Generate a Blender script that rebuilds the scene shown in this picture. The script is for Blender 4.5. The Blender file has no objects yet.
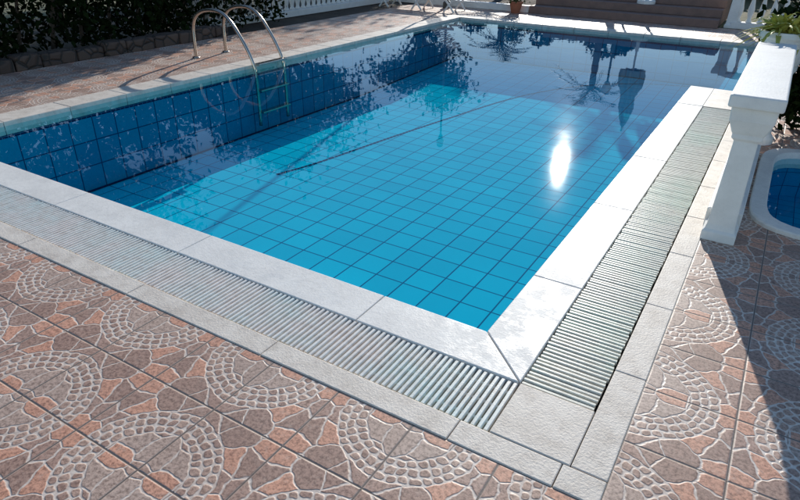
import bpy, bmesh, math, random
import numpy as np
from mathutils import Vector, Matrix
random.seed(7); rng=np.random.default_rng(7)
scene=bpy.context.scene
scene.view_settings.view_transform='Standard'; scene.view_settings.look='None'; scene.view_settings.exposure=0
H=1.6
# ---------------------------------------------------------------- camera
F=602.0
def vdir(u,v): return Vector((u-400.0,250.0-v,-F)).normalized()
Xc=-vdir(-730,-93); Yc=vdir(816,-65); Yc=(Yc-Xc*Xc.dot(Yc)).normalized(); Zc=Xc.cross(Yc)
R=Matrix((Xc,Yc,Zc))
cam_d=bpy.data.cameras.new("camera"); cam=bpy.data.objects.new("camera",cam_d)
scene.collection.objects.link(cam); scene.camera=cam
cam_d.sensor_width=36; cam_d.lens=F/800*36; cam_d.clip_end=2000; cam_d.clip_start=0.05
cam.matrix_world=Matrix.Translation((0,0,H))@R.to_4x4()

# ---------------------------------------------------------------- light
S=Vector((-159,572,207)).normalized()
el=math.asin(S.z); az=math.atan2(S.x,S.y)
sd=bpy.data.lights.new("sun",'SUN'); sd.energy=5.0; sd.angle=math.radians(0.5); sd.color=(1,0.95,0.86)
so=bpy.data.objects.new("sun",sd); so.rotation_mode='QUATERNION'; so.rotation_quaternion=S.to_track_quat('Z','Y'); so.location=(-10,40,16)
scene.collection.objects.link(so)
w=bpy.data.worlds.new("World"); scene.world=w; w.use_nodes=True
nt=w.node_tree; bg=nt.nodes["Background"]; sk=nt.nodes.new("ShaderNodeTexSky")
sk.sky_type='NISHITA'; sk.sun_disc=False; sk.sun_elevation=el; sk.sun_rotation=az; sk.air_density=1.0; sk.dust_density=0.0; sk.ozone_density=2.0
nt.links.new(sk.outputs[0],bg.inputs[0]); bg.inputs[1].default_value=0.15

# ---------------------------------------------------------------- node helpers
class NB:
    def __init__(s,name):
        s.m=bpy.data.materials.new(name); s.m.use_nodes=True; s.t=s.m.node_tree; s.n=s.t.nodes; s.n.clear()
        s.out=s.n.new("ShaderNodeOutputMaterial")
    def put(s,inp,v):
        if isinstance(v,bpy.types.NodeSocket): s.t.links.new(v,inp)
        elif isinstance(v,(tuple,list)):
            inp.default_value=(tuple(v)+(1,))[:len(inp.default_value)] if len(v)==3 and len(inp.default_value)==4 else v
        else: inp.default_value=v
    def math(s,op,a,b=0.0,c=0.0,clamp=False):
        n=s.n.new("ShaderNodeMath"); n.operation=op; n.use_clamp=clamp
        s.put(n.inputs[0],a); s.put(n.inputs[1],b); s.put(n.inputs[2],c); return n.outputs[0]
    def pos(s):
        return s.n.new("ShaderNodeNewGeometry").outputs["Position"]
    def sep(s,v):
        n=s.n.new("ShaderNodeSeparateXYZ"); s.put(n.inputs[0],v); return n.outputs
    def comb(s,x,y,z=0.0):
        n=s.n.new("ShaderNodeCombineXYZ"); s.put(n.inputs[0],x); s.put(n.inputs[1],y); s.put(n.inputs[2],z); return n.outputs[0]
    def noise(s,v,scale,detail=4,rough=0.55,col=False):
        n=s.n.new("ShaderNodeTexNoise"); s.put(n.inputs["Vector"],v); n.inputs["Scale"].default_value=scale
        n.inputs["Detail"].default_value=min(detail,4); n.inputs["Roughness"].default_value=rough
        return n.outputs["Color" if col else "Fac"]
    def vor(s,v,scale,feature='F1',rnd=1.0,dim='3D'):
        n=s.n.new("ShaderNodeTexVoronoi"); n.feature=feature; n.voronoi_dimensions=dim; s.put(n.inputs["Vector"],v)
        n.inputs["Scale"].default_value=scale; n.inputs["Randomness"].default_value=rnd; return n.outputs
    def wn(s,v):
        n=s.n.new("ShaderNodeTexWhiteNoise"); n.noise_dimensions='3D'; s.put(n.inputs["Vector"],v); return n.outputs["Value"]
    def mix(s,f,a,b,mode='MIX'):
        n=s.n.new("ShaderNodeMix"); n.data_type='RGBA'; n.blend_type=mode
        s.put(n.inputs[0],f); s.put(n.inputs[6],a); s.put(n.inputs[7],b); return n.outputs[2]
    def mapr(s,v,a,b,c=0.0,d=1.0,smooth=False):
        n=s.n.new("ShaderNodeMapRange"); n.interpolation_type='SMOOTHSTEP' if smooth else 'LINEAR'
        s.put(n.inputs[0],v)
        for i,x in enumerate((a,b,c,d)): s.put(n.inputs[i+1],x)
        return n.outputs[0]
    def ramp(s,v,stops,const=False):
        n=s.n.new("ShaderNodeValToRGB"); s.put(n.inputs[0],v); e=n.color_ramp.elements
        if const: n.color_ramp.interpolation='CONSTANT'
        e[0].position=stops[0][0]; e[0].color=tuple(stops[0][1])+(1,)
        e[1].position=stops[1][0]; e[1].color=tuple(stops[1][1])+(1,)
        for p,c in stops[2:]:
            x=e.new(p); x.color=tuple(c)+(1,)
        return n.outputs[0]
    def bump(s,h,strength=0.5,dist=0.01,normal=None):
        n=s.n.new("ShaderNodeBump"); s.put(n.inputs["Height"],h); n.inputs["Strength"].default_value=strength
        n.inputs["Distance"].default_value=dist
        if normal is not None: s.put(n.inputs["Normal"],normal)
        return n.outputs[0]
    def bsdf(s,col,rough=0.5,normal=None,metal=0.0,spec=0.5):
        n=s.n.new("ShaderNodeBsdfPrincipled"); s.put(n.inputs["Base Color"],col); s.put(n.inputs["Roughness"],rough)
        n.inputs["Metallic"].default_value=metal; s.put(n.inputs["Specular IOR Level"],spec)
        if normal is not None: s.put(n.inputs["Normal"],normal)
        s.t.links.new(n.outputs[0],s.out.inputs[0]); return n

def simple(name,c1,c2,rough=0.6,scale=6,bs=60,bstr=0.3,bd=0.004,metal=0,spec=0.5,spots=0.0,spotc=(.2,.17,.14)):
    b=NB(name); p=b.pos(); f=b.mapr(b.noise(p,scale,6,0.65),0.3,0.7)
    col=b.mix(f,c1,c2); h=b.noise(p,bs,4,0.6)
    if spots>0:
        s1=b.mapr(b.noise(p,14,4,0.75),0.52,0.72,0,spots); col=b.mix(s1,col,spotc)
        s2=b.mapr(b.noise(p,160,2,0.6),0.58,0.70,0,spots); col=b.mix(s2,col,spotc)
    b.bsdf(col,rough,b.bump(h,bstr,bd),metal,spec); return b.m

# --- patio tile
def tile_mat():
    b=NB("patio_tile"); p=b.pos(); T=0.335
    o=b.sep(p)
    x=b.math('DIVIDE',b.math('ADD',o[0],0.12),T); y=b.math('DIVIDE',b.math('SUBTRACT',o[1],1.435),T)
    ix=b.math('FLOOR',x); iy=b.math('FLOOR',y)
    jx=b.math('PINGPONG',x,0.5); jy=b.math('PINGPONG',y,0.5)
    joint=b.math('MINIMUM',jx,jy)
    px0=b.math('PINGPONG',x,1.0); py0=b.math('PINGPONG',y,1.0)
    pv=b.comb(px0,py0)
    wn=b.sep(b.noise(pv,5.0,2,0.5,col=True))
    px=b.math('ADD',px0,b.math('MULTIPLY',b.math('SUBTRACT',wn[0],0.5),0.12))
    py=b.math('ADD',py0,b.math('MULTIPLY',b.math('SUBTRACT',wn[1],0.5),0.12))
    r=b.math('SQRT',b.math('ADD',b.math('MULTIPLY',px,px),b.math('MULTIPLY',py,py)))
    th=b.math('ARCTAN2',py,px)
    R0=0.52; RW=0.10
    rr=b.math('DIVIDE',b.math('SUBTRACT',r,R0),RW); ring=b.math('FLOOR',rr)
    cnt=b.math('ADD',8.0,b.math('MULTIPLY',ring,1.0))
    tt=b.math('ADD',b.math('MULTIPLY',b.math('DIVIDE',th,math.pi/2),cnt),b.math('MULTIPLY',ring,0.47))
    du=b.math('PINGPONG',rr,0.5); dv=b.math('PINGPONG',tt,0.5)
    a1=b.math('POWER',b.math('SUBTRACT',1.0,b.math('MULTIPLY',du,2.0)),3.0)
    a2=b.math('POWER',b.math('SUBTRACT',1.0,b.math('MULTIPLY',dv,2.0)),3.0)
    ped=b.math('SUBTRACT',1.0,b.math('POWER',b.math('ADD',a1,a2),0.3333))
    pebd=b.math('MULTIPLY',ped,0.055)
    prnd=b.wn(b.comb(ring,b.math('FLOOR',tt),3.0))
    inring=b.math('MULTIPLY',b.math('GREATER_THAN',rr,0.0),b.math('LESS_THAN',rr,3.0))
    vv=b.comb(b.math('ADD',px,0.13),b.math('ADD',py,0.4))
    ve=b.vor(vv,3.3,'DISTANCE_TO_EDGE',0.85,'2D')["Distance"]
    vc=b.sep(b.vor(vv,3.3,'F1',0.85,'2D')["Color"])
    ved=b.math('MULTIPLY',ve,0.31)
    bd=b.math('MINIMUM',b.math('ABSOLUTE',b.math('SUBTRACT',r,R0)),b.math('ABSOLUTE',b.math('SUBTRACT',r,R0+3*RW)))
    ved=b.math('MINIMUM',ved,b.math('MULTIPLY',bd,0.9))
    mixn=b.n.new("ShaderNodeMix"); mixn.data_type='FLOAT'
    b.put(mixn.inputs[0],inring); b.put(mixn.inputs[2],ved); b.put(mixn.inputs[3],pebd); ed=mixn.outputs[0]
    rnd=b.n.new("ShaderNodeMix"); rnd.data_type='FLOAT'
    b.put(rnd.inputs[0],inring); b.put(rnd.inputs[2],vc[0]); b.put(rnd.inputs[3],b.math('MULTIPLY',prnd,0.45)); rn=rnd.outputs[0]
    ed=b.math('MINIMUM',ed,b.math('MULTIPLY',joint,0.8))
    stone=b.ramp(rn,[(0.0,(.60,.42,.335)),(0.22,(.48,.315,.25)),(0.45,(.62,.47,.39)),(0.60,(.80,.43,.295)),(0.82,(.53,.35,.28))],const=True)
    mott=b.noise(p,70,4,0.7)
    stone=b.mix(0.8,stone,b.ramp(mott,[(0.36,(.29,.24,.22)),(0.57,(1,.97,.94))]),'MULTIPLY')
    m=b.mapr(ed,0.005,0.015,0,1,True)
    grout=b.mix(b.mapr(b.noise(p,60,3),0.35,0.65),(.86,.76,.67),(.63,.52,.44))
    col=b.mix(m,grout,stone)
    worn=b.mapr(b.noise(p,23,4,0.8),0.54,0.70,0,0.4)
    col=b.mix(worn,col,(.66,.52,.43))
    tv=b.wn(b.comb(ix,iy,1.0))
    col=b.mix(b.mapr(tv,0,1,0.0,0.35),col,(.68,.54,.47),'MULTIPLY')
    dirt=b.mapr(b.noise(p,1.6,4,0.75),0.42,0.68,0,0.35)
    col=b.mix(dirt,col,b.mix(0.5,col,(.28,.22,.19)))
    jm=b.mapr(joint,0.004,0.015,0,1,True)
    col=b.mix(jm,(.15,.11,.09),col)
    h=b.math('ADD',b.mapr(ed,0.002,0.020,0,1,True),b.math('MULTIPLY',mott,0.65))
    h=b.math('ADD',h,b.math('MULTIPLY',jm,0.6))
    rgh=b.mapr(b.noise(p,4,4,0.7),0.3,0.7,0.42,0.66)
    b.bsdf(col,rgh,b.bump(h,0.55,0.0028),0,0.4); return b.m
M_tile=tile_mat()

def pool_mat(name,ca,cb,line,T=0.25,bands=False):
    b=NB(name); p=b.pos(); o=b.sep(p)
    g=b.sep(b.n.new("ShaderNodeNewGeometry").outputs["Normal"])
    ax=b.math('ABSOLUTE',g[0]); ay=b.math('ABSOLUTE',g[1]); azz=b.math('ABSOLUTE',g[2])
    def ln(c,off,n):
        d=b.math('PINGPONG',b.math('DIVIDE',b.math('ADD',c,off),T),0.5)
        d=b.math('ADD',d,b.math('MULTIPLY',b.math('GREATER_THAN',n,0.7),1.0)); return d
    d=b.math('MINIMUM',b.math('MINIMUM',ln(o[0],0.06,ax),ln(o[1],0.02,ay)),ln(o[2],0.86,azz))
    m=b.mapr(d,0.012,0.034,0,1,True)
    cell=b.comb(b.math('FLOOR',b.math('DIVIDE',b.math('ADD',o[0],0.06),T)),b.math('FLOOR',b.math('DIVIDE',b.math('ADD',o[1],0.02),T)),b.math('FLOOR',b.math('DIVIDE',b.math('ADD',o[2],0.861),T)))
    col=b.mix(b.wn(cell),ca,cb)
    col=b.mix(b.mapr(b.noise(p,1.1,4),0.35,0.65,0,0.2),col,b.mix(0.5,col,(.0,.14,.30)))
    col=b.mix(m,line,col)
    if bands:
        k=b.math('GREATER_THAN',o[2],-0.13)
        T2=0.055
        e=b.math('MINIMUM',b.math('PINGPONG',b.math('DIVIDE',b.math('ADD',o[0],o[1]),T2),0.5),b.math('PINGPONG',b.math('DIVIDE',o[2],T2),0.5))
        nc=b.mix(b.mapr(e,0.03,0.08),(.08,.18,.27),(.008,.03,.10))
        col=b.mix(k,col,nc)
    b.bsdf(col,0.6,None,0,0.0); return b.m
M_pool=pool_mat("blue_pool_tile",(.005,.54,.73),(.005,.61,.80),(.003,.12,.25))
M_poolw=pool_mat("shaded_pool_wall_tile",(.005,.27,.44),(.005,.33,.50),(.003,.07,.16),bands=True)  # darker copy of the pool tile: shade of the unlit walls is in its colour
M_kid=pool_mat("small_blue_pool_tile",(.01,.30,.52),(.01,.37,.60),(.01,.10,.22),T=0.12)
M_navy=simple("navy_line",(.004,.03,.09),(.006,.05,.13),0.6,30,60,0,0.001,0,0.0)  # plain dark blue of the floor lines

def water_mat():
    b=NB("pool_water"); p=b.pos()
    h=b.math('ADD',b.noise(p,1.6,2,0.5),b.math('MULTIPLY',b.noise(p,8,1,0.5),0.07))
    nrm=b.bump(h,0.3,0.006)
    # thin, non-refracting surface: same Fresnel reflectance from either side
    bf=b.n.new("ShaderNodeNewGeometry").outputs["Backfacing"]
    ior=b.mapr(bf,0,1,1.33,1/1.33)
    fr=b.n.new("ShaderNodeFresnel"); b.put(fr.inputs[0],ior); b.put(fr.inputs["Normal"],nrm)
    gl=b.n.new("ShaderNodeBsdfGlossy"); gl.inputs["Roughness"].default_value=0.014; b.put(gl.inputs["Normal"],nrm)
    g2=b.n.new("ShaderNodeBsdfGlossy"); g2.inputs["Roughness"].default_value=0.06; b.put(g2.inputs["Normal"],nrm)
    gm=b.n.new("ShaderNodeMixShader"); gm.inputs[0].default_value=0.07
    b.t.links.new(gl.outputs[0],gm.inputs[1]); b.t.links.new(g2.outputs[0],gm.inputs[2])
    tr=b.n.new("ShaderNodeBsdfTransparent"); tr.inputs[0].default_value=(.64,.95,.98,1)
    ms=b.n.new("ShaderNodeMixShader"); b.t.links.new(fr.outputs[0],ms.inputs[0]); b.t.links.new(tr.outputs[0],ms.inputs[1]); b.t.links.new(gm.outputs[0],ms.inputs[2])
    b.t.links.new(ms.outputs[0],b.out.inputs[0]); return b.m
M_water=water_mat()

def marble_mat():
    b=NB("white_marble"); p=b.pos()
    v=b.noise(p,5,4,0.7); v2=b.noise(p,35,4,0.65)
    col=b.mix(b.mapr(v,0.35,0.75),(.86,.83,.78),(.74,.71,.67))
    col=b.mix(b.mapr(v2,0.45,0.8,0,0.35),col,(.52,.50,.47))
    col=b.mix(b.mapr(b.noise(p,180,2,.6),0.62,0.72,0,0.5),col,(.40,.37,.34))
    o=b.sep(p)
    wet=b.mapr(b.math('ADD',b.noise(p,6,4,0.75),b.mapr(b.math('ADD',o[0],1.0),0.0,0.4,0.0,0.08)),0.50,0.62,0,1)
    rg=b.mapr(wet,0,1,0.60,0.40)
    b.bsdf(col,rg,b.bump(b.noise(p,90,4,0.65),0.45,0.003),0,0.38); return b.m
M_marble=marble_mat()
M_cream=simple("cream_stone_edging",(.80,.72,.63),(.63,.55,.47),0.6,7,110,0.6,0.004,spots=0.35,spotc=(.36,.30,.25))
M_white=simple("white_painted_masonry",(.84,.83,.80),(.74,.73,.70),0.6,5,70,0.4,0.004,spots=0.12,spotc=(.45,.43,.40))
M_mortar=simple("grey_mortar",(.22,.21,.20),(.14,.13,.12),0.9,20)
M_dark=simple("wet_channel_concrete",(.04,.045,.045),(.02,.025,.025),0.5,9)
def grate_mat(name,ca,cb,cc):
    b=NB(name); p=b.pos()
    f=b.mapr(b.noise(p,1.6,4,0.6),0.42,0.62); g=b.mapr(b.noise(p,22,4,0.7),0.4,0.75)
    col=b.mix(f,ca,cb); col=b.mix(b.math('MULTIPLY',g,0.65),col,cc)
    b.bsdf(col,0.33,b.bump(b.noise(p,150,3),0.4,0.0012),0,0.5); return b.m
M_grA=grate_mat("white_plastic_grate",(.90,.83,.76),(.76,.85,.80),(.62,.52,.44))
M_grB=grate_mat("pale_green_plastic_grate",(.82,.78,.66),(.72,.78,.64),(.54,.48,.38))
M_steel=simple("stainless_steel",(.62,.54,.46),(.45,.40,.35),0.22,5,200,0.05,0.0005,metal=1)
def rubble():
    b=NB("brown_rubble_stone"); p=b.pos()
    v=b.vor(p,6,'DISTANCE_TO_EDGE')["Distance"]; c=b.sep(b.vor(p,6)["Color"])
    col=b.ramp(c[0],[(0,(.07,.045,.035)),(1,(.12,.08,.06))]); col=b.mix(b.mapr(v,0.02,0.06),(.035,.03,.025),col)
    b.bsdf(col,0.8,b.bump(b.mapr(v,0,0.12),0.8,0.03)); return b.m
M_brownwall=rubble()
M_soil=simple("dark_soil",(.05,.035,.025),(.09,.065,.045),0.95,3,20,0.8,0.03)
M_grass=simple("dry_grass_ground",(.10,.11,.05),(.17,.15,.08),0.95,0.4,8,0.8,0.05)
M_terra=simple("terracotta",(.42,.15,.08),(.32,.11,.06),0.7,8)
M_bark=simple("bark",(.10,.07,.05),(.16,.12,.09),0.9,9,30,1.0,0.02)
M_canvas=simple("parasol_canvas",(.50,.56,.52),(.40,.47,.44),0.85,4,40,0.5,0.01)
M_wp=simple("white_plastic",(.78,.78,.76),(.70,.70,.68),0.35,5)
M_lampmetal=simple("dark_painted_metal",(.04,.05,.05),(.06,.07,.07),0.4,5)
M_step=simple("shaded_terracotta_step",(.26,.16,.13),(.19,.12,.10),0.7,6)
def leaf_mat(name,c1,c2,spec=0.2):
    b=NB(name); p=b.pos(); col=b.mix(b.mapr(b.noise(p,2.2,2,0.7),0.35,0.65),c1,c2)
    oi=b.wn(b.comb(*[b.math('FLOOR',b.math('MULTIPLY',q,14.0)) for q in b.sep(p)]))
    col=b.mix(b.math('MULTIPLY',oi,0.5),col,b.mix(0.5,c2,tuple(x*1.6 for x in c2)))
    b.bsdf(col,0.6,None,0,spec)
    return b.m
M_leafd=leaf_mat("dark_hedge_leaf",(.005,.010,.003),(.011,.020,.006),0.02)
M_leaf=leaf_mat("tree_leaf",(.03,.06,.015),(.06,.09,.025))
M_leafy=leaf_mat("succulent_leaf",(.25,.30,.05),(.45,.42,.09),0.4)

# ---------------------------------------------------------------- mesh helpers
def box(bm,x0,x1,y0,y1,z0,z1):
    v=[bm.verts.new(c) for c in ((x0,y0,z0),(x1,y0,z0),(x1,y1,z0),(x0,y1,z0),(x0,y0,z1),(x1,y0,z1),(x1,y1,z1),(x0,y1,z1))]
    for f in ((3,2,1,0),(4,5,6,7),(0,1,5,4),(1,2,6,5),(2,3,7,6),(3,0,4,7)): bm.faces.new([v[i] for i in f])
def prism(bm,pts,z0,z1):
    a=[bm.verts.new((x,y,z0)) for x,y in pts]; c=[bm.verts.new((x,y,z1)) for x,y in pts]; n=len(pts)
    bm.faces.new(a[::-1]); bm.faces.new(c)
    for i in range(n): bm.faces.new((a[i],a[(i+1)%n],c[(i+1)%n],c[i]))
def quad(bm,x0,x1,y0,y1,z):
    bm.faces.new([bm.verts.new(c) for c in ((x0,y0,z),(x1,y0,z),(x1,y1,z),(x0,y1,z))])
def mk(name,bm,mat,parent=None,bevel=0,seg=2,smooth=False):
    bmesh.ops.recalc_face_normals(bm,faces=bm.faces) if bevel>=0 else None
    me=bpy.data.meshes.new(name); bm.to_mesh(me); bm.free(); me.materials.append(mat)
    ob=bpy.data.objects.new(name,me); scene.collection.objects.link(ob)
    if smooth:
        for f in me.polygons: f.use_smooth=True
    if bevel>0:
        md=ob.modifiers.new("bevel",'BEVEL'); md.width=bevel; md.segments=seg; md.limit_method='ANGLE'; md.angle_limit=0.6
    if parent: ob.parent=parent
    return ob
def empty(name,loc=(0,0,0)):
    e=bpy.data.objects.new(name,None); scene.collection.objects.link(e); return e
def tube(bm,pts,rad,n=12,cap=True):
    pts=[Vector(p) for p in pts]; rings=[]; prev=None
    for i,p in enumerate(pts):
        t=(pts[min(i+1,len(pts)-1)]-pts[max(i-1,0)]).normalized()
        if prev is None:
            u=t.orthogonal().normalized()
        else: u=(prev-t*prev.dot(t)).normalized()
        prev=u; v=t.cross(u); r=rad[i] if isinstance(rad,(list,tuple)) else rad
        rings.append([bm.verts.new(p+u*r*math.cos(2*math.pi*k/n)+v*r*math.sin(2*math.pi*k/n)) for k in range(n)])
    for a,c in zip(rings,rings[1:]):
        for k in range(n): bm.faces.new((a[k],a[(k+1)%n],c[(k+1)%n],c[k]))
    if cap: bm.faces.new(rings[0][::-1]); bm.faces.new(rings[-1])
def lathe(bm,prof,cx,cy,z0=0,n=16):
    rings=[[bm.verts.new((cx+r*math.cos(2*math.pi*k/n),cy+r*math.sin(2*math.pi*k/n),z0+z)) for k in range(n)] for z,r in prof]
    for a,c in zip(rings,rings[1:]):
        for k in range(n): bm.faces.new((a[k],a[(k+1)%n],c[(k+1)%n],c[k]))
    bm.faces.new(rings[0][::-1]); bm.faces.new(rings[-1])
def sqlathe(bm,prof,cx,cy,z0=0):
    rings=[[bm.verts.new((cx+sx*r,cy+sy*r,z0+z)) for sx,sy in ((-1,-1),(1,-1),(1,1),(-1,1))] for z,r in prof]
    for a,c in zip(rings,rings[1:]):
        for k in range(4): bm.faces.new((a[k],a[(k+1)%4],c[(k+1)%4],c[k]))
    bm.faces.new(rings[0][::-1]); bm.faces.new(rings[-1])
def spline(cps,n=10):
    P=[Vector(c) for c in cps]; P=[P[0]*2-P[1]]+P+[P[-1]*2-P[-2]]; out=[]
    for i in range(1,len(P)-2):
        for k in range(n):
            t=k/n; a,b_,c,d=P[i-1],P[i],P[i+1],P[i+2]
            out.append(0.5*((2*b_)+(c-a)*t+(2*a-5*b_+4*c-d)*t*t+(-a+3*b_-3*c+d)*t**3))
    out.append(P[-2]); return out
def leaves(name,centers,size,mat,parent=None,asp=0.5):
    C=np.asarray(centers,float); n=len(C)
    d=rng.normal(size=(n,3)); d/=np.linalg.norm(d,axis=1)[:,None]
    e=rng.normal(size=(n,3)); e-=d*(e*d).sum(1)[:,None]; e/=np.linalg.norm(e,axis=1)[:,None]
    s=(size*rng.uniform(0.6,1.3,n))[:,None]
    nn=np.cross(d,e)
    V=np.stack([C-d*s,C+e*s*asp+nn*s*0.12,C+d*s,C-e*s*asp+nn*s*0.12],1).reshape(-1,3)
    me=bpy.data.meshes.new(name); me.vertices.add(4*n); me.vertices.foreach_set("co",V.ravel())
    me.loops.add(4*n); me.loops.foreach_set("vertex_index",np.arange(4*n,dtype=np.int32))
    me.polygons.add(n); me.polygons.foreach_set("loop_start",np.arange(0,4*n,4,dtype=np.int32))
    me.update(calc_edges=True); me.validate(); me.materials.append(mat)
    ob=bpy.data.objects.new(name,me); scene.collection.objects.link(ob)
    if parent: ob.parent=parent
    return ob

# ---------------------------------------------------------------- layout constants
PX0,PX1=-5.73,-0.802; PY0,PY1=2.108,11.72
AX=-0.319
AY=7.95
CO=-0.547; GY=1.86; G2=1.547; SX=-0.246; SO=-0.12; SY=1.435
TXL=-7.75; TYF=13.4
bm=bmesh.new(); L=600
bx0,bx1,by0,by1=-12,4.0,-3,13.6
for r in ((-L,L,-L,by0),(-L,L,by1,L),(-L,bx0,by0,by1),(bx1,L,by0,by1)): quad(bm,*r,-0.02)
mk("ground",bm,M_grass)
bm=bmesh.new(); quad(bm,bx0,TXL,by0,by1,-0.01); mk("soil_bed",bm,M_soil)
bm=bmesh.new()
quad(bm,TXL,bx1,by0,SY,0); 
quad(bm,TXL,-6.05,SY,TYF+.2,0)
quad(bm,-6.05,bx1,12.04,TYF+.2,0)
kx,ky=1.235,4.91; krx,kry=1.145,0.95; EXP=7
sq=(kx-1.17,kx+1.17,ky-.98,ky+.98)
quad(bm,SO,sq[0],SY,8.0,0); quad(bm,sq[0],sq[1],SY,sq[2],0); quad(bm,sq[0],sq[1],sq[3],12.04,0); quad(bm,sq[1],bx1,SY,12.04,0)
quad(bm,-0.02,sq[0],8.0,12.04,0)
N=112
def sup(a,f=1.0,dr=0.0):
    c,s=math.cos(a),math.sin(a); k=(abs(c)**EXP+abs(s)**EXP)**(-1/EXP)
    return (kx+(krx+dr)*k*c,ky+(kry+dr)*k*s)
def sqpt(a):
    c,s=math.cos(a),math.sin(a); m=max(abs(c),abs(s)); return (kx+1.17*c/m,ky+.98*s/m)
A_=[2*math.pi*(i+.0)/N for i in range(N)]
ci=[bm.verts.new((*sup(a),0)) for a in A_]
cq=[bm.verts.new((*sqpt(a),0)) for a in A_]
for i in range(N): bm.faces.new((ci[i],cq[i],cq[(i+1)%N],ci[(i+1)%N]))
for f in bm.faces:
    f.normal_update()
    if f.normal.z<0: f.normal_flip()
mk("patio_paving",bm,M_tile,bevel=-1)

# ---------------------------------------------------------------- swimming pool
pool=empty("swimming_pool")
D=-0.86; DF=-0.74     # floor rises gently towards the far end
def fz(y): return D+(DF-D)*max(0,min(1,(y-AY)/(PY1-AY)))
w0=0.008
a0,a1,b0,b1=PX0-w0,PX1+w0,PY0-w0,PY1+w0
out=[(a0,b0),(a1,b0),(a1,AY),(AX,AY),(AX,b1),(a0,b1)]
wl=[(a0,b0),(a1,b0),(a1,AY),(AX,AY),(AX,b1),(a0,b1),(a0,AY)]
bm=bmesh.new(); fl=[bm.verts.new((x,y,fz(y))) for x,y in wl]
bm.faces.new((fl[0],fl[1],fl[2],fl[6])); bm.faces.new((fl[6],fl[2],fl[3],fl[4],fl[5]))
mk("basin_floor",bm,M_pool,pool,bevel=-1)
bm=bmesh.new(); fl=[bm.verts.new((x,y,fz(y))) for x,y in wl]; tp=[bm.verts.new((x,y,-0.01)) for x,y in wl]
for i in range(7): bm.faces.new((fl[(i+1)%7],fl[i],tp[i],tp[(i+1)%7]))
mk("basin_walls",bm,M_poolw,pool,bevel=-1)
def ribbon(bm,pts,hw,closed=False):
    P_=[Vector(p) for p in pts]; prev=None
    for i,p in enumerate(P_):
        t=(P_[min(i+1,len(P_)-1)]-P_[max(i-1,0)]); s=Vector((-t.y,t.x,0)).normalized()*hw
        a=bm.verts.new(p-s); c=bm.verts.new(p+s)
        if prev: bm.faces.new((prev[0],a,c,prev[1]))
        prev=(a,c)
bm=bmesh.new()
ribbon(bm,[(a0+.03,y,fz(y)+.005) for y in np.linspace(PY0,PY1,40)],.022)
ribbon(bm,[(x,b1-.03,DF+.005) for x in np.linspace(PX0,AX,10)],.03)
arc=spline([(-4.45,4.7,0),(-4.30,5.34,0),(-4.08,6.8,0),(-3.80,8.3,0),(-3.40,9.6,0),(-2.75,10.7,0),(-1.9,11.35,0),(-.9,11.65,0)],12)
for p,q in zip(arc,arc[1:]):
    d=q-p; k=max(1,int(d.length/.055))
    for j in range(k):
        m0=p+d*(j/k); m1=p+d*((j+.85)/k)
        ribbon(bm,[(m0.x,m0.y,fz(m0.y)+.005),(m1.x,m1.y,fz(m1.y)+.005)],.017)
mk("navy_floor_lines",bm,M_navy,pool,bevel=-1)  # navy strips along the wall foot and in a dashed curve over the floor
bm=bmesh.new()
for i in range(3):
    box(bm,AX-0.45+i*0.15,AX-0.003,AY+.003,PY1,D+0.003,D+0.22*(i+1)+.06)
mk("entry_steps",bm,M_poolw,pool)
def slabs(bm,axis,u0,u1,v0,v1,z0,z1,l,gap=0.004,jit=0.06):
    u=u0
    while u<u1-1e-3:
        e=min(u+l*(1+random.uniform(-jit,jit)),u1)
        if u1-e<l*0.3: e=u1
        dz=random.uniform(-.0008,.0008)
        if axis=='x': box(bm,u+gap/2,e-gap/2,v0,v1,z0,z1+dz)
        else: box(bm,v0,v1,u+gap/2,e-gap/2,z0,z1+dz)
        u=e
bm=bmesh.new()
slabs(bm,'x',-6.0,-1.35,GY,PY0,-0.2,0.004,1.15,0.003)
prism(bm,[(-1.348,GY),(CO-.003,GY),(PX1-.003,PY0),(-1.348,PY0)],-0.2,0.004)
prism(bm,[(CO,GY+.003),(CO,2.7),(PX1,2.7),(PX1,PY0+.003)],-0.2,0.004)
slabs(bm,'y',2.703,7.0,PX1,CO,-0.2,0.004,1.2,0.003)
box(bm,PX1,CO-0.002,7.003,AY,-0.2,0.006)
mk("marble_coping",bm,M_marble,pool,0.005,3)
bm=bmesh.new()
slabs(bm,'y',SY,11.98,-6.03,PX0,-0.10,0.02,0.6)
slabs(bm,'x',PX0+.004,0.0,PY1,12.02,-0.10,0.02,0.6)
slabs(bm,'y',8.0,PY1-.004,AX,-0.03,-0.10,0.02,0.6)
mk("stone_coping",bm,M_cream,pool,0.008,3)
bm=bmesh.new(); box(bm,-6.04,-6.0,GY-.3,12.02,-.2,-.005); 
box(bm,-5.99,CO-.01,GY+.01,PY0-.01,-.19,-0.004); box(bm,CO-.24,CO-.01,PY0,AY-.01,-.19,-.004); box(bm,-6.02,PX0-.01,SY,11.9,-.2,0.008);
box(bm,PX0,-.01,PY1+.01,12.01,-.2,0.008); box(bm,AX+.01,-.04,8.01,PY1,-.2,.008)
mk("mortar_bed",bm,M_mortar,pool)
bm=bmesh.new()
slabs(bm,'x',-6.0,SO-.15,SY,G2,-0.2,0.004,0.9,0.003)
box(bm,SO-.148,SO,SY,G2,-.2,.004)
box(bm,CO+.004,SX,G2+.003,GY-.003,-0.2,0.005)
slabs(bm,'y',G2+.003,AY+.02,SX+.003,SO,-0.2,0.004,0.62,0.003)
box(bm,CO,SX,7.003,AY,-0.2,0.0055)
mk("edging_stone",bm,M_cream,pool,0.004,2)
bm=bmesh.new(); box(bm,-6.0,CO,G2+.001,GY-.001,-.16,-.12); box(bm,CO+.001,SX-.001,GY+.01,7.0,-.16,-.12); mk("drain_channel",bm,M_dark,pool)
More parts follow.
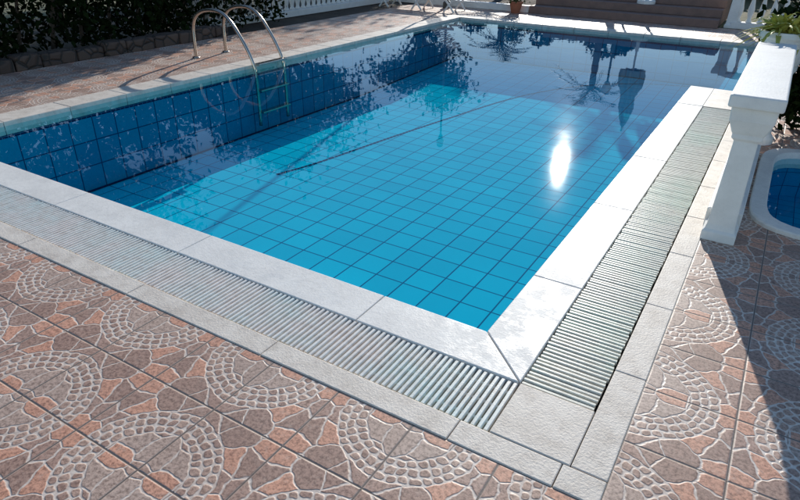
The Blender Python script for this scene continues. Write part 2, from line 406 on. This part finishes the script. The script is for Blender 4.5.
bm=bmesh.new(); bm.faces.new([bm.verts.new((x,y,-0.022)) for x,y in out]); wob=mk("water",bm,M_water,bevel=-1)

# grates
def bar(bm,axis,u,v0,v1,wd,zt,dp,tw=0):
    prof=[(-wd/2,zt-dp),(-wd/2,zt-.003),(-wd/2+.003,zt),(wd/2-.003,zt),(wd/2,zt-.003),(wd/2,zt-dp)]
    A=[];B=[]
    for du,z in prof:
        if axis=='x': A.append(bm.verts.new((u+du,v0,z))); B.append(bm.verts.new((u+du+tw,v1,z)))
        else: A.append(bm.verts.new((v0,u+du,z))); B.append(bm.verts.new((v1,u+du+tw,z)))
    n=len(prof)
    for i in range(n): bm.faces.new((A[i],A[(i+1)%n],B[(i+1)%n],B[i]))
    bm.faces.new(A); bm.faces.new(B[::-1])
P=0.0262
gr=empty("drain_grate"); bm=bmesh.new(); u=CO-.012
while u>-6.0:
    j=random.uniform(-.003,.003)
    bar(bm,'x',u,G2+.007+j,GY-.007+j,0.0170,0.001+random.uniform(-.0012,.0012),0.02,random.uniform(-.0015,.0015)); u-=P
mk("slats",bm,M_grA,gr)
bm=bmesh.new()
for v in (0.06,0.155,0.25): box(bm,-6,CO-.003,G2+v-.006,G2+v+.006,-.026,-.012)
mk("connecting_rods",bm,M_grA,gr)
gr=empty("drain_grate.001"); bm=bmesh.new(); u=GY+.012
while u<7.0:
    j=random.uniform(-.003,.003)
    bar(bm,'y',u,CO+.007+j,SX-.006+j,0.0165,0.001+random.uniform(-.0015,.0015),0.02,random.uniform(-.0015,.0015)); u+=P
mk("slats",bm,M_grB,gr)
bm=bmesh.new()
for v in (0.06,0.15,0.24): box(bm,CO+v-.006,CO+v+.006,GY+.01,6.99,-.026,-.012)
mk("connecting_rods",bm,M_grB,gr)

# ---------------------------------------------------------------- ladder
lad=empty("pool_ladder")
for i,yy in enumerate((5.74,6.28)):
    bm=bmesh.new()
    pts=spline([(-6.72,yy,0.0),(-6.715,yy,.2),(-6.70,yy,.40),(-6.62,yy,.54),(-6.45,yy,.62),(-6.2,yy,.63),(-6.02,yy,.54),(-5.86,yy,.36),(-5.72,yy,.14),(-5.65,yy,-.05),(-5.64,yy,-.3),(-5.64,yy,-.75)],8)
    tube(bm,pts,0.0215,16); lathe(bm,[(0,.05),(.012,.05),(.02,.035),(.022,.023)],-6.72,yy,0.001,20)
    mk("handrail_%d"%(i+1),bm,M_steel,lad,smooth=True)
bm=bmesh.new()
for z in (.05,-.28,-.56): box(bm,-5.66,-5.57,5.74,6.28,z-.025,z)
mk("treads",bm,M_steel,lad,0.006)

# ---------------------------------------------------------------- balustrades
BAL=[(0,.05),(.03,.05),(.04,.035),(.08,.035),(.14,.05),(.22,.058),(.30,.045),(.42,.026),(.52,.024),(.56,.036),(.60,.036),(.62,.05),(.645,.05)]
POST=[(0,.092),(.055,.092),(.07,.080),(.10,.074),(.35,.066),(.60,.060),(.615,.076),(.64,.076),(.655,.084),(.72,.108),(.79,.112)]
bal=empty("balustrade"); bx=-0.035
bm=bmesh.new(); sqlathe(bm,POST,bx,3.75); mk("near_post",bm,M_white,bal,0.006,2)
bm=bmesh.new(); sqlathe(bm,POST,bx,5.52); mk("far_post",bm,M_white,bal,0.006,2)
bm=bmesh.new(); box(bm,bx-.10,bx+.095,3.85,5.42,0.001,0.13); mk("plinth",bm,M_white,bal,0.008)
bm=bmesh.new(); y=3.96
while y<5.36: lathe(bm,[(z*1.02,r) for z,r in BAL],bx,y,0.132,14); y+=0.135
mk("balusters",bm,M_white,bal,smooth=True)
bm=bmesh.new(); box(bm,bx-.132,bx+.132,3.60,5.66,0.793,0.862); mk("top_rail",bm,M_white,bal,0.012,3)

def balustrade(name,p0,p1,h=.78):
    e=empty(name); p0=Vector(p0); p1=Vector(p1); d=p1-p0; Ln=d.length; k=int(Ln/0.17); al=abs(d.x)>abs(d.y)
    def b_(nm,z0,z1,hw):
        bm=bmesh.new()
        if al: box(bm,min(p0.x,p1.x),max(p0.x,p1.x),p0.y-hw,p0.y+hw,z0,z1)
        else: box(bm,p0.x-hw,p0.x+hw,min(p0.y,p1.y),max(p0.y,p1.y),z0,z1)
        mk(nm,bm,M_white,e,.008)
    b_("plinth",0.001,.12,.11); b_("top_rail",.78,.85,.12)
    bm=bmesh.new()
    for i in range(k):
        q=p0+d*((i+.5)/k); lathe(bm,[(z*1.02,r) for z,r in BAL],q.x,q.y,0.121,12)
    mk("balusters",bm,M_white,e,smooth=True)
    bm=bmesh.new()
    for q in (p0,p1): sqlathe(bm,[(a,b2*1.2) for a,b2 in POST],q.x,q.y,0.002)
    mk("posts",bm,M_white,e,.006)
balustrade("balustrade.001",(-8.55,7.4),(-8.55,13.2))
balustrade("balustrade.002",(-0.95,13.75),(0.9,13.75))

pl=empty("planter"); bm=bmesh.new(); PXc,PYc=0.02,5.97
lathe(bm,[(0,.13),(.05,.15),(.2,.20),(.22,.22),(.26,.22),(.26,.19),(.22,.18)],PXc,PYc,0.66,24); lathe(bm,[(0,.12),(.05,.12),(.09,.09),(.55,.09),(.62,.13),(.655,.13)],PXc,PYc,0.003,20)
mk("pot",bm,M_white,pl,smooth=False,bevel=.004)
bm=bmesh.new()
def blade(bm,base,dirv,L_,wd,droop=0.6,seg=6):
    base=Vector(base); d=Vector(dirv).normalized(); side=d.cross(Vector((0,0,1))); side=side.normalized() if side.length>1e-3 else Vector((1,0,0)); prev=None
    for i in range(seg+1):
        t=i/seg; p=base+d*L_*t+Vector((0,0,-droop*L_*t*t)); w_=wd*(1-t)**0.7*(0.6+0.8*min(t*4,1)) +0.001
        l=bm.verts.new(p-side*w_); c=bm.verts.new(p+Vector((0,0,-w_*0.4))); r=bm.verts.new(p+side*w_)
        if prev: bm.faces.new((prev[0],prev[1],c,l)); bm.faces.new((prev[1],prev[2],r,c))
        prev=(l,c,r)
for i in range(170):
    a=random.uniform(0,6.28); e_=random.uniform(.1,1.4)
    blade(bm,(PXc+random.uniform(-.12,.12),PYc+random.uniform(-.12,.12),.9),(math.cos(a)*math.cos(e_),math.sin(a)*math.cos(e_),math.sin(e_)),random.uniform(.2,.42),.018,.6)
mk("succulent_leaves",bm,M_leafy,pl,bevel=-1)

def shrub(name,cx,cy,rx,ry,h,n,size,mat,zb=0.1):
    e=empty(name)
    K=40; cl=[]
    for i in range(K):
        a=random.uniform(0,6.28); q=random.uniform(0.2,1)**.5; z=random.uniform(zb,h)
        k=math.sqrt(max(0.1,1-(z/h-.5)**2*2.4)); cl.append((cx+rx*q*math.cos(a)*k,cy+ry*q*math.sin(a)*k,z))
    cl=np.array(cl); idx=rng.integers(0,K,n); c=cl[idx]+rng.normal(size=(n,3))*np.array([rx,ry,h*.5])*0.17
    c[:,2]=np.clip(c[:,2],0.03,None)
    leaves("foliage",c,size,mat,e)
    bm=bmesh.new()
    for i in range(7):
        t=cl[i*5]; tube(bm,spline([(cx+random.uniform(-.08,.08),cy+random.uniform(-.08,.08),0),((cx+t[0])/2,(cy+t[1])/2,t[2]*.6),tuple(t)],5),[.03-.0022*j for j in range(11)],7)
    mk("stems",bm,M_bark,e,smooth=True); return e
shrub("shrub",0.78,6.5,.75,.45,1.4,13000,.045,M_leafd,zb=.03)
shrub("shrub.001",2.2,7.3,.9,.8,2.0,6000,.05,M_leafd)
# ---------------------------------------------------------------- kiddie pool
kp=empty("kiddie_pool"); bm=bmesh.new()
R_=[[bm.verts.new((*sup(a,1,dr),z)) for a in A_] for dr,z in ((-.09,-.1),(-.09,.022),(-.082,.03),(.002,.03),(.01,.022),(.01,-.1))]
for a,c in zip(R_,R_[1:]):
    for i in range(N): bm.faces.new((a[i],a[(i+1)%N],c[(i+1)%N],c[i]))
mk("coping",bm,M_marble,kp,smooth=False)
bm=bmesh.new()
v0=[bm.verts.new((*sup(a,1,-.08),-.35)) for a in A_]; v1=[bm.verts.new((*sup(a,1,-.08),0.0)) for a in A_]
bm.faces.new(v0)
for i in range(N): bm.faces.new((v0[(i+1)%N],v0[i],v1[i],v1[(i+1)%N]))
mk("basin",bm,M_kid,kp,bevel=-1)
bm=bmesh.new(); bm.faces.new([bm.verts.new((*sup(a,1,-.08),-.02)) for a in A_])
mk("water_surface",bm,M_water,kp,bevel=-1)

# ---------------------------------------------------------------- left wall & hedge
bm=bmesh.new(); y=-2.9
while y<7.2:
    l=random.uniform(.25,.5); box(bm,-7.98+random.uniform(-.02,.02),-7.74+random.uniform(-.02,.02),y+.006,y+l-.006,-.02,.15+random.uniform(-.02,.03)); y+=l
mk("stone_wall",bm,M_brownwall,None,.03,2)
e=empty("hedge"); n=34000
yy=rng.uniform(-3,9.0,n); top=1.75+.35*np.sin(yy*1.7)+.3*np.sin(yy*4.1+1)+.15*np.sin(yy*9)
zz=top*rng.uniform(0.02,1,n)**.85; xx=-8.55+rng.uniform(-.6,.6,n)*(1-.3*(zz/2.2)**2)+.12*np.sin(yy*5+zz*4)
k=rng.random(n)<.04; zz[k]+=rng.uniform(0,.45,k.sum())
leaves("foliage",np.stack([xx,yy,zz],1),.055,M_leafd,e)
bm=bmesh.new()
for i in range(26):
    y=-2.8+i*.45; tube(bm,[(-8.55,y,0),(-8.5+random.uniform(-.1,.1),y+.1,.8),(-8.55,y+random.uniform(-.2,.2),1.5)],[.03,.02,.01],6)
mk("stems",bm,M_bark,e)

# ---------------------------------------------------------------- trees
def tree(name,x,y,h,cr,n,size,mat=M_leaf,trunk=.14,lean=(0,0)):
    e=empty(name); bm=bmesh.new(); tips=[]
    tz=h*.45
    tp_=Vector((x+lean[0],y+lean[1],tz))
    tube(bm,spline([(x,y,0),(x+lean[0]*.3,y+lean[1]*.3,tz*.5),tuple(tp_)],6),[trunk*(1-.035*j) for j in range(13)],10)
    for i in range(9):
        a=i*2.4+random.random(); q=cr*random.uniform(.55,.95); z=h*random.uniform(.55,.95)
        t=Vector((tp_.x+q*math.cos(a),tp_.y+q*math.sin(a),z)); mid=(tp_+t)/2+Vector((0,0,.15*h*random.random()))
        tube(bm,spline([tuple(tp_-Vector((0,0,.1))),tuple(mid),tuple(t)],5),[trunk*.5*(1-.085*j) for j in range(11)],6); tips.append(t)
        for k in range(3):
            t2=mid+Vector((random.uniform(-1,1)*cr*.6,random.uniform(-1,1)*cr*.6,random.uniform(-.1,.3)*h)); tube(bm,[tuple(mid),tuple(t2)],[trunk*.2,.01],5); tips.append(t2)
    mk("trunk_and_limbs",bm,M_bark,e,smooth=True)
    T=np.array([tuple(t) for t in tips]); idx=rng.integers(0,len(T),n); c=T[idx]+rng.normal(size=(n,3))*cr*.17*np.array([1,1,.7])
    leaves("crown",c,size,mat,e); return e
tree("tree",-10.6,6.2,4.6,1.7,8000,.075,lean=(.4,0))
tree("tree.001",-10.2,11.2,3.6,1.4,6000,.07)
tree("tree.002",-14,16,5.5,2.2,6000,.1)
tree("tree.003",-12.5,22,4.5,2.2,5000,.1)
tree("tree.004",5.5,15,4.5,1.8,5000,.09)
tree("tree.005",1.6,19,4.2,1.6,5000,.09)
e=empty("background_hedge"); n=18000
xx=rng.uniform(-22,14,n); top=1.5+.3*np.sin(xx*.9)+.25*np.sin(xx*2.7+2)+.12*np.sin(xx*7)
zz=top*rng.uniform(0,1,n)**.8; yy=21+rng.uniform(-.7,.7,n)
leaves("foliage",np.stack([xx,yy,zz],1),.14,M_leafd,e)

def palm(name,x,y,h,fl,nf=22):
    e=empty(name); bm=bmesh.new()
    pr=[]; k=14
    for i in range(k+1): pr.append((h*i/k,.11*(1-.3*i/k)+(.015 if i%2 else 0)))
    lathe(bm,pr,x,y,0,12); mk("trunk",bm,M_bark,e)
    bm=bmesh.new()
    for f in range(nf):
        a=f*2.4; el_=random.uniform(-.1,1.2); d=Vector((math.cos(a)*math.cos(el_),math.sin(a)*math.cos(el_),math.sin(el_)))
        side=Vector((-math.sin(a),math.cos(a),0)); base=Vector((x,y,h)); pts=[]
        for i in range(15):
            t=i/14; p=base+d*fl*t+Vector((0,0,-.45*fl*t*t)); pts.append(p)
            if i>1:
                for s in (-1,1):
                    ld=(side*s+d*.7+Vector((0,0,-.25))).normalized(); ll=fl*.32*(1-abs(t-.45))*.9
                    q=p+ld*ll; wv=d*.012*fl/1.2
                    bm.faces.new((bm.verts.new(p-wv),bm.verts.new(p+wv),bm.verts.new(q)))
        tube(bm,pts,[.012*(1-.05*i) for i in range(15)],5)
    mk("fronds",bm,M_leaf,e,bevel=-1)
palm("palm_tree",-6.4,15.6,.95,1.0,26)
palm("palm_tree.001",-4.3,17.5,2.2,1.2,24)

def lamp(name,x,y,h):
    e=empty(name); bm=bmesh.new(); lathe(bm,[(0,.09),(.12,.09),(.16,.04),(.3,.028),(h-.35,.022),(h-.32,.05),(h-.3,.05)],x,y,0.002,14); mk("pole",bm,M_lampmetal,e)
    bm=bmesh.new(); lathe(bm,[(0,.05),(.05,.09),(.12,.105),(.19,.09),(.24,.05)],x,y,h-.3,16); mk("globe",bm,M_white,e,smooth=True)
    bm=bmesh.new(); lathe(bm,[(0,.075),(.03,.06),(.06,.01)],x,y,h-.06,14); mk("cap",bm,M_lampmetal,e)
lamp("lamp_post",-6.75,13.1,3.25)
lamp("lamp_post.001",-3.25,14.6,1.75)

pa=empty("closed_parasol"); px,py=-2.62,13.98
bm=bmesh.new(); lathe(bm,[(0,.18),(.06,.18),(.08,.15),(.09,.04),(.3,.035)],px,py,0.302,24); mk("base",bm,M_white,pa,.004)
bm=bmesh.new(); lathe(bm,[(0,.02),(2.0,.02)],px,py,0.32,10); mk("pole",bm,M_wp,pa)
bm=bmesh.new(); rings=[]
for z,r in ((.98,.20),(1.1,.22),(1.35,.20),(1.5,.13),(1.56,.12),(1.8,.13),(2.1,.07),(2.30,.02)):
    rings.append([bm.verts.new((px+r*(1+.28*math.cos(8*2*math.pi*i/48))*math.cos(2*math.pi*i/48),py+r*(1+.28*math.cos(8*2*math.pi*i/48))*math.sin(2*math.pi*i/48),z)) for i in range(48)])
for a,c in zip(rings,rings[1:]):
    for i in range(48): bm.faces.new((a[i],a[(i+1)%48],c[(i+1)%48],c[i]))
mk("canopy",bm,M_canvas,pa,smooth=True)

# ---------------------------------------------------------------- far steps, curb, pots
bm=bmesh.new()
for i in range(4): box(bm,-4.9,-1.15,13.42+i*.36,15.2+.002*i,0.001+.15*i if i else 0.001,.15*(i+1))
mk("garden_steps",bm,M_step,None,.01)
bm=bmesh.new(); box(bm,-8.4,-4.93,13.45,13.62,.001,.14); mk("white_kerb",bm,M_white,None,.01)
bm=bmesh.new(); quad(bm,-8.4,-4.93,13.62,21,.1); mk("planting_bed",bm,M_soil)
def pot(name,x,y,z,s,leaf):
    e=empty(name); bm=bmesh.new(); lathe(bm,[(0,.11*s),(.03*s,.12*s),(.24*s,.17*s),(.25*s,.19*s),(.30*s,.19*s),(.30*s,.16*s),(.26*s,.15*s)],x,y,z,22); mk("pot",bm,M_terra,e)
    n=900; c=np.array([x,y,z+.5*s])+rng.normal(size=(n,3))*np.array([.13,.13,.13])*s; c[:,2]=np.maximum(c[:,2],z+.27*s); leaves("plant",c,.035*s,leaf,e)
pot("potted_plant",-5.15,13.25,0.002,.8,M_leaf)

lo=empty("sun_lounger"); bm=bmesh.new(); cx,cy=-7.1,12.6
for x0 in (-.85,.0,.8):
    for s in (-1,1): tube(bm,[(cx+x0-.12,cy+s*.28,0.01),(cx+x0,cy+s*.28,.16),(cx+x0+.12,cy+s*.28,.28)],.02,8); tube(bm,[(cx+x0+.12,cy+s*.28,0.01),(cx+x0,cy+s*.28,.16),(cx+x0-.12,cy+s*.28,.28)],.02,8)
for s in (-1,1): tube(bm,[(cx-.95,cy+s*.3,.28),(cx+.95,cy+s*.3,.28)],.024,8)
mk("frame",bm,M_wp,lo)
bm=bmesh.new()
for i in range(26): box(bm,cx-.93+i*.05,cx-.895+i*.05,cy-.28,cy+.28,.285,.30)
mk("bed_slats",bm,M_wp,lo)
bm=bmesh.new()
for i in range(13): 
    q=i*.05; box(bm,cx+.38+q*.75,cx+.41+q*.75,cy-.28,cy+.28,.31+q*.66,.325+q*.66)
mk("backrest",bm,M_wp,lo)
